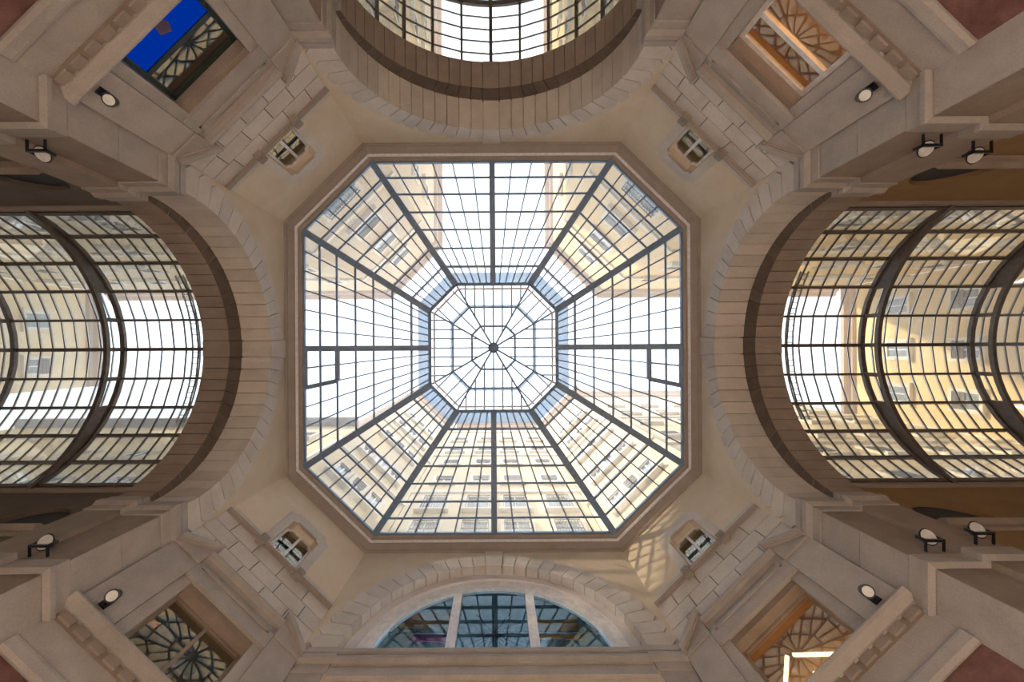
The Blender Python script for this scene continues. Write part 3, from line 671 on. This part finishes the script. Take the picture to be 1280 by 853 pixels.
# ------------------------------------------------------------------ glazed barrel vaults over the three arms
RV, ZCV, TH = 3.154, 9.646, math.radians(72)
DT = TH / 5; PW = 0.3256
RL, ZCL = 3.408, 8.842
PANE = MB().box(-PW / 2 + 0.012, PW / 2 - 0.012, -RV * math.sin(DT / 2) + 0.02, RV * math.sin(DT / 2) - 0.02, -0.004, 0.004).me('glass_pane', 'vault_glass')
def vault(name, Mx, ribs, x0, x1, label):
    v = empty(name, Mx @ T(x0, 0, 10.62)); tag(v, label, 'skylight', 'barrel vault skylights over the arms')
    Lz = T(-x0, 0, -10.62); n = int(round((x1 - x0) / PW))
    # purlins along the axis
    for k in range(-5, 6):
        a = k * DT; w, h = (0.09, 0.12) if k == 0 else (0.05, 0.09) if abs(k) < 5 else (0.10, 0.10)
        up = (0, math.sin(a), math.cos(a)); p = Vector((0, RV * math.sin(a), ZCV + RV * math.cos(a)))
        MB().beam(p + Vector((x0 - 0.15, 0, 0)), p + Vector((x1, 0, 0)), w, h, up, -0.03).obj('ridge_beam' if k == 0 else 'purlin', 'vault_steel', v, Lz)
    for sg in (-1, 1):
        MB().box(x0 - 0.15, x1, min(sg * 2.97, sg * 3.25), max(sg * 2.97, sg * 3.25), 10.405, 10.575).obj('edge_sill', 'cornice_stone', v, Lz)
    # glazing bars
    bm = MB().arc(-0.011, 0.011, RV - 0.02, RV + 0.02, ZCV, -TH, TH, 10).me('glazing_bar', 'vault_steel')
    for i in range(n + 1): link('glazing_bar', bm, v, Lz @ T(x0 + i * PW, 0, 0))
    # panes
    Rm = RV * math.cos(DT / 2)
    for i in range(n):
        for k in range(-5, 5):
            a = (k + 0.5) * DT
            link('glass_pane', PANE, v, Lz @ T(x0 + (i + 0.5) * PW, Rm * math.sin(a), ZCV + Rm * math.cos(a)) @ Matrix.Rotation(-a, 4, 'X'))
    # crescent trusses
    up_ = MB().arc(-0.06, 0.06, RV - 0.11, RV - 0.02, ZCV, -TH, TH, 20).me('upper_chord', 'vault_steel')
    lo_ = MB(); tl_ = math.asin(3.0 / RL); lo_.arc(-0.05, 0.05, RL - 0.05, RL + 0.05, ZCL, -tl_, tl_, 24); lo_ = lo_.me('lower_chord', 'vault_steel')
    def up_pt(a): return (RV - 0.08) * math.sin(a), ZCV + (RV - 0.08) * math.cos(a)
    def lo_z(y): return ZCL + math.sqrt(RL * RL - min(y * y, 9.0))
    webs = []
    for k in (-2, -1, 0, 1, 2):
        y, z = up_pt(k * DT); webs.append(('web_post', MB().box(-0.04, 0.04, y - 0.05, y + 0.05, lo_z(y), z).me('web_post', 'vault_steel')))
    for sg in (-1, 1):
        N_ = 9; V = []; F = []
        for j in range(N_ + 1):
            y0, za = up_pt(sg * (2 * DT + (TH - 2 * DT) * j / N_)); zl = lo_z(y0); za = max(za, zl + 0.01)
            V += [(-.015, y0, zl), (-.015, y0, za), (.015, y0, za), (.015, y0, zl)]
            if j:
                for a in range(4): F.append((4*j-4+a, 4*j-4+(a+1) % 4, 4*j+(a+1) % 4, 4*j+a))
        F += [(0, 1, 2, 3), (4*N_+3, 4*N_+2, 4*N_+1, 4*N_)]
        webs.append(('web_plate', MB().add(V, F).me('web_plate', 'vault_steel')))
    for xr in ribs:
        for nm, me_ in (('upper_chord', up_), ('lower_chord', lo_)) + tuple(webs): link(nm, me_, v, Lz @ T(xr, 0, 0))
    # ladder laid across the glass near the arch
    ld = MB()
    for q in (0.0, 0.2): ld.arc(x0 + 0.36 + q, x0 + 0.385 + q, RV + 0.10, RV + 0.14, ZCV, -0.62, 0.62, 12)
    for j in range(26):
        a = -0.6 + 1.2 * j / 25; y, z = (RV + 0.12) * math.sin(a), ZCV + (RV + 0.12) * math.cos(a)
        ld.box(x0 + 0.36, x0 + 0.585, y - 0.01, y + 0.01, z - 0.01, z + 0.01)
    if len(ribs) > 2: ld.obj('roof_ladder', 'copper_grey', v, Lz)
    return v
def axis_frame(side):
    """x away from the room along the arm, y lateral, z up"""
    return FR[side] @ Matrix.Rotation(-PI / 2, 4, 'Z')
def arm(side, ribs, x0, x1, label):
    A = axis_frame(side)
    vault('barrel_vault_skylight', A, ribs, x0, x1, label)
    L_ = x1 + 0.8
    for sg in (-1, 1):
        nm = 'wall_%s_arm_%s' % (side, {('east', 1): 'south', ('east', -1): 'north', ('west', 1): 'north', ('west', -1): 'south', ('north', 1): 'east', ('north', -1): 'west'}[(side, sg)])
        w = MB(); ya, yb = (3.0, 3.7) if sg > 0 else (-3.7, -3.0)
        xl, hw_, zl, hh = 2.12, 0.62, 8.58, 0.88
        x_s = 1.42
        def slab(xa, xb, za, zb): w.box(xa, xb, ya, yb, za, zb)
        slab(x_s, L_, 0, zl); slab(xl + hw_, L_, zl, 10.40); slab(x_s, xl - hw_, zl, 10.40)
        poly = [(xl - hw_, zl)] + [(xl - hw_ * math.cos(PI * i / 20), zl + hh * math.sin(PI * i / 20)) for i in range(1, 20)] + [(xl + hw_, zl), (xl + hw_, 10.40), (xl - hw_, 10.40)]
        w.prism(poly, ya, yb)
        wa = w.obj(nm, 'ochre_wall' if side == 'east' else 'ochre_wall_shaded', None, A); tag(wa, kind='structure')
        yb2 = 3.08 if sg > 0 else -3.08
        MB().box(xl - hw_ - .05, xl + hw_ + .05, min(yb2, yb2 + sg * .02), max(yb2, yb2 + sg * .02), zl - .05, zl + hh + .05).obj('niche_shadow_panel', 'room_dark', wa)  # dark panel put in for the shade inside the niche
        yi = 3.0 * sg
        def prof(pr): return [(yi - sg * p[0], p[1]) for p in pr]
        m = MB().run(prof([(-0.02, 8.57), (0.05, 8.57), (0.07, 8.52), (0.12, 8.47), (0.14, 8.40), (0.06, 8.34), (0.05, 8.25), (-0.02, 8.24)]), 1.43, L_); m.obj('arm_cornice', 'soffit_stone', wa)
        m = MB().run(prof([(-0.02, 10.40), (0.05, 10.40), (0.07, 10.36), (0.05, 10.31), (0.02, 10.29), (-0.02, 10.28)]), 1.43, L_); m.obj('gutter_moulding', 'cornice_stone', wa)
        m = MB().run(prof([(-0.02, 7.5), (0.05, 7.5), (0.07, 7.3), (-0.02, 7.2)]), 1.43, L_); m.obj('arm_band', 'soffit_stone', wa)
    e = MB().box(L_, L_ + 0.3, -3.7, 3.7, 0, 10.6); e.box(L_, L_ + .1, -3.0, 3.0, 10.6, 11.2)
    tag(e.obj('wall_%s_end' % side, 'ochre_wall', None, A), kind='structure')
arm('east', [3.87, 6.80, 9.73], 3.87 - 7 * PW, 3.87 + 18 * PW, 'long glazed barrel vault with crescent trusses, ochre side walls and pale yellow end house')
arm('west', [3.87, 6.80, 9.73], 3.87 - 7 * PW, 3.87 + 18 * PW, 'long glazed barrel vault with crescent trusses, shade-darkened side walls and narrow cream end house')
arm('north', [3.29, 6.22], 3.29 - 5 * PW, 3.29 + 9 * PW, 'short glazed barrel vault opposite the half-round lunette window')

# floodlights on the arch piers: head, yoke and lens, turned down to the floor
def pier_light(side, s, d, z, facing, label):
    """facing = +-1: which way along s the lamp looks out of the jamb"""
    o = empty('arch_floodlight', FR[side] @ T(s, d, z)); tag(o, label, 'floodlight', 'arch pier floodlights')
    yk = MB(); yk.box(-0.02, 0.02, -0.14, -0.12, -0.10, 0.04); yk.box(-0.02, 0.02, 0.12, 0.14, -0.10, 0.04)
    yk.box(min(0, -facing * 0.16), max(0, -facing * 0.16), -0.14, -0.12, -0.12, -0.09); yk.box(min(0, -facing * 0.16), max(0, -facing * 0.16), 0.12, 0.14, -0.12, -0.09); yk.box(-0.02, 0.02, -0.14, 0.14, -0.12, -0.09); yk.obj('yoke', 'black_metal', o)
    a = Vector((facing * 0.62, 0, -1)).normalized()
    h = MB(); h.cyl(-a * -0.02, a * -0.05, 0.12, 0.085, 24); h.obj('lamp_head', 'black_metal', o)
    MB().cyl(a * 0.021, a * 0.03, 0.105, 0.105, 24).obj('lens', 'lamp_lens', o)
    lamp_light(o, tuple(a * 0.06), (facing * 0.5, 0.5, -1))
pier_light('east', -R1 + 0.19, -0.42, 7.70, 1, 'oval floodlight on the outer step of the arch pier beside the white-framed window')
pier_light('east', -S2 + 0.19, -1.14, 7.70, 1, 'oval floodlight on the inner step of the arch pier beside the white-framed window')
pier_light('east', R1 - 0.19, -0.42, 7.70, -1, 'oval floodlight on the outer step of the arch pier by the tube-lit window')
pier_light('east', S2 - 0.19, -1.14, 7.70, -1, 'oval floodlight on the inner step of the arch pier by the tube-lit window')
pier_light('west', R1 - 0.19, -0.50, 7.70, -1, 'oval floodlight on the arch pier beside the window with the blue screen')
pier_light('west', -R1 + 0.19, -0.50, 7.70, 1, 'oval floodlight on the arch pier beside the dim mullioned window')

# ------------------------------------------------------------------ buildings around, seen through the glass
def win_kind(w, h, shutter, trim='facade_trim', grille=False):
    fr_ = MB(); t = 0.14
    fr_.box(-w/2 - t, -w/2, -0.05, 0.09, -h/2 - t, h/2 + t).box(w/2, w/2 + t, -0.05, 0.09, -h/2 - t, h/2 + t).box(-w/2, w/2, -0.05, 0.09, h/2, h/2 + t)
    fr_.box(-w/2 - t - 0.08, w/2 + t + 0.08, -0.05, 0.20, -h/2 - t, -h/2)
    f = fr_.me('window', trim)
    pn = MB().box(-w/2, w/2, -0.01, 0.015, -h/2, h/2).me('pane', 'far_glass')
    sa = MB().box(-0.03, 0.03, 0.01, 0.05, -h/2, h/2).box(-w/2, -w/2 + 0.05, 0.01, 0.05, -h/2, h/2).box(w/2 - 0.05, w/2, 0.01, 0.05, -h/2, h/2).box(-w/2, w/2, 0.01, 0.05, -h/2, -h/2 + 0.05).me('sash', 'white_frame')
    sh = MB()
    for k in range(int(h * shutter / 0.09)): sh.box(-w/2, w/2, 0.03, 0.06 + 0.012 * (k % 2), h/2 - 0.09 * (k + 1), h/2 - 0.09 * k - 0.008)
    sh = sh.me('shutter', 'shutter_grey') if shutter > 0 else None
    gr = None
    if grille:
        g = MB()
        for k in range(int(w / 0.11) + 1): x = -w/2 + k * 0.11; g.box(x - 0.012, x + 0.012, 0.14, 0.165, -h/2, h/2)
        for z in (-h/2, 0, h/2): g.box(-w/2, w/2, 0.13, 0.17, z - 0.02, z + 0.02)
        gr = g.me('grille', 'iron_grille')
    return f, pn, sa, sh, gr
def put_window(b, Mx, kind):
    Bi = b.matrix_world.inverted()
    o = link('window', kind[0], b, Bi @ Mx)
    for nm, me_ in (('pane', kind[1]), ('sash', kind[2]), ('shutter', kind[3]), ('grille', kind[4])):
        if me_: link(nm, me_, o)
def facade(b, p0, p1, cols, rows, kinds):
    """windows on the face p0-p1 (room side to the left); cols from the middle, rows = z"""
    Fm = frame_of(p0, p1)
    for r, z in enumerate(rows):
        for c_ in cols: put_window(b, Fm @ T(c_, 0, z), kinds[(r + int(c_ * 7)) % len(kinds)])
def band(b, p0, p1, z, h, out, mat, name='string_band'):
    Fm = frame_of(p0, p1); L_ = (Vector(p1) - Vector(p0)).length / 2
    MB().box(-L_, L_, -0.05, out, z, z + h).obj(name, mat, b, b.matrix_world.inverted() @ Fm)
def building(name, poly, z0, z1, mat, label, base, front=None):
    b = empty(name, T(base[0], base[1], 0)); tag(b, label, 'building', 'houses around the glass roof')
    link('wall', MB().zprism(poly, z0, z1).me('wall', mat), b, T(-base[0], -base[1], 0))
    EV = [(-0.05, z1 - 0.5), (0.18, z1 - 0.42), (0.24, z1 - 0.25), (0.48, z1 - 0.15), (0.52, z1 + 0.05), (-0.05, z1 + 0.12)]
    link('eave', MB().sweep(front, EV).me('eave', 'eave_paint'), b, T(-base[0], -base[1], 0))
    return b
K1 = win_kind(0.85, 1.25, 0.45); K2 = win_kind(0.85, 1.25, 0.75); K3 = win_kind(0.85, 1.25, 0.0); KG = win_kind(1.0, 1.5, 0.0, grille=True)
k1 = win_kind(0.52, 1.2, 0.45); k3 = win_kind(0.52, 1.2, 0.2); kg = win_kind(0.55, 1.3, 0.0, grille=True)
KW = win_kind(1.15, 1.3, 0.4); KWg = win_kind(1.5, 1.2, 0.0, grille=True)
ZL, ZH = 28.6, 37.1
ROW_S = [16.8, 19.5, 22.8, 26.0, 29.0, 32.2]
bS = building('apartment_building', [(-3.9, 6.75), (3.9, 6.75), (3.9, 16), (-3.9, 16)], 10.7, ZH, 'facade_cream', 'tall cream house with four windows a floor, standing above the half-round lunette', (0, 11), [(3.4, 6.75), (-3.4, 6.75)])
facade(bS, (3.9, 6.75), (-3.9, 6.75), (-2.75, -0.85, 0.75, 2.65), ROW_S[2:], [K1, K2, K1]); facade(bS, (3.9, 6.75), (-3.9, 6.75), (-2.75, -0.85, 0.75, 2.65), ROW_S[:2], [KG])
for z in (20.9, 27.6, 35.0): band(bS, (3.9, 6.75), (-3.9, 6.75), z, 0.22, 0.10, 'facade_trim')
bSE = building('apartment_building', [(22.0, 4.15), (22.0, 16), (3.95, 16), (3.95, 6.75), (6.8, 3.85), (7.1, 4.15)], 10.7, ZH, 'facade_cream', 'tall cream corner house with narrow triple windows and a long straight eave over the vault', (12, 10), [(22.0, 4.15), (7.1, 4.15), (6.8, 3.85), (3.95, 6.75)])
facade(bSE, (6.8, 3.85), (3.9, 6.75), (-0.85, 0.0, 0.85), [17.6, 21.0, 24.4, 27.7, 30.8], [k1, k3]); facade(bSE, (6.8, 3.85), (3.9, 6.75), (-0.85, 0.0, 0.85), [14.8], [kg])
facade(bSE, (22.0, 4.15), (7.1, 4.15), [6.2 - 2.3 * k for k in range(6)], [14.5, 17.8, 21.2, 24.6, 27.9, 31.2], [K1, K3, K2])
for z in (19.3, 26.0): band(bSE, (6.8, 3.85), (3.9, 6.75), z, 0.2, 0.10, 'facade_trim'); band(bSE, (22.0, 4.15), (7.1, 4.15), z, 0.2, 0.10, 'facade_trim')
bSW = building('apartment_building', [(-3.95, 6.75), (-3.95, 16), (-13, 16), (-13, 7.4), (-6.8, 3.95)], 10.7, ZH, 'facade_cream', 'tall cream corner house with narrow triple windows, a slanting side wall and low wing', (-8, 10), [(-3.95, 6.75), (-6.8, 3.95), (-13, 7.4)])
facade(bSW, (-3.9, 6.75), (-6.8, 3.95), (-0.85, 0.0, 0.85), [17.6, 21.0, 24.4, 27.7, 30.8], [k1, k3]); facade(bSW, (-3.9, 6.75), (-6.8, 3.95), (-0.85, 0.0, 0.85), [14.8], [kg])
for z in (19.3, 26.0): band(bSW, (-3.9, 6.75), (-6.8, 3.95), z, 0.2, 0.10, 'facade_trim')
link('wing_wall', MB().zprism([(-7.0, 4.0), (-12.9, 7.2), (-25.0, 7.2), (-25.0, 4.0)], 10.7, 23.4).me('wing_wall', 'facade_cream'), bSW, T(8, -10, 0))
link('wing_eave', MB().box(-25.0, -7.2, 3.55, 4.05, 23.2, 23.5).me('wing_eave', 'copper_grey'), bSW, T(8, -10, 0))
facade(bSW, (-7.0, 4.0), (-25.0, 4.0), [-7.2 + 2.4 * k for k in range(7)], [13.8, 17.2, 20.6], [K1, K3])
bNE = building('apartment_building', [(3.72, -30), (3.72, -6.85), (6.85, -3.75), (22.0, -3.75), (22.0, -30)], 10.7, ZL, 'facade_yellow', 'yellow corner house with one wide window a floor beside the vault with ochre walls', (12, -12), [(3.72, -30), (3.72, -6.85), (6.85, -3.75), (22.0, -3.75)])
facade(bNE, (3.72, -6.85), (6.85, -3.75), (0.0,), [19.2, 22.0, 25.1], [KW]); facade(bNE, (3.72, -6.85), (6.85, -3.75), (0.0,), [16.0], [KWg])
facade(bNE, (6.85, -3.75), (22.0, -3.75), [-6.0 + 2.4 * k for k in range(6)], [13.8, 17.2, 20.6, 24.0], [K1, K3, K2])
facade(bNE, (3.72, -30), (3.72, -6.85), [9.6 - 2.4 * k for k in range(6)], [14.5, 18.0, 22.0, 24.8], [K1, K3])
for z in (17.6, 23.6): band(bNE, (3.72, -6.85), (6.85, -3.75), z, 0.2, 0.10, 'facade_trim'); band(bNE, (6.85, -3.75), (22.0, -3.75), z, 0.2, 0.10, 'facade_trim')
bNW = building('apartment_building', [(-3.88, -30), (-3.88, -6.85), (-6.95, -3.75), (-25.0, -3.75), (-25.0, -30)], 10.7, ZL, 'facade_beige', 'grey beige corner house with one wide window a floor, opposite the yellow corner house', (-12, -12), [(-25.0, -3.75), (-6.95, -3.75), (-3.88, -6.85), (-3.88, -30)])
facade(bNW, (-6.95, -3.75), (-3.88, -6.85), (0.0,), [19.2, 22.0, 25.1], [KW]); facade(bNW, (-6.95, -3.75), (-3.88, -6.85), (0.0,), [16.0], [KWg])
facade(bNW, (-25.0, -3.75), (-6.95, -3.75), [7.2 - 2.4 * k for k in range(7)], [13.8, 17.2, 20.6, 24.0], [K1, K3, K2])
facade(bNW, (-3.88, -6.85), (-3.88, -30), [-9.6 + 2.4 * k for k in range(6)], [14.5, 18.0, 22.0, 24.8], [K1, K3])
for z in (17.6, 23.6): band(bNW, (-6.95, -3.75), (-3.88, -6.85), z, 0.2, 0.10, 'facade_trim'); band(bNW, (-25.0, -3.75), (-6.95, -3.75), z, 0.2, 0.10, 'facade_trim')
# house closing the view at the end of the east and west arms
bE = building('apartment_building', [(22.05, -3.74), (30, -3.74), (30, 4.14), (22.05, 4.14)], 10.7, 27.5, 'facade_yellow', 'pale yellow house closing the far end of the vault with ochre side walls', (26, 0), [(22.05, -3.74), (22.05, 4.14)])
facade(bE, (22.05, -3.74), (22.05, 4.14), (-2.4, 0.0, 2.4), [14.2, 17.6, 21.0, 24.3], [K1, K3])
bW = building('apartment_building', [(-25.05, 2.2), (-30, 2.2), (-30, -3.74), (-25.05, -3.74)], 10.7, 27.5, 'facade_cream', 'narrow cream house at the far end of the vault with shade-darkened walls', (-27, 0), [(-25.05, 2.2), (-25.05, -3.74)])
facade(bW, (-25.05, 2.2), (-25.05, -3.74), (-1.6, 0.9), [14.2, 17.6, 21.0, 24.3], [K1, K3])
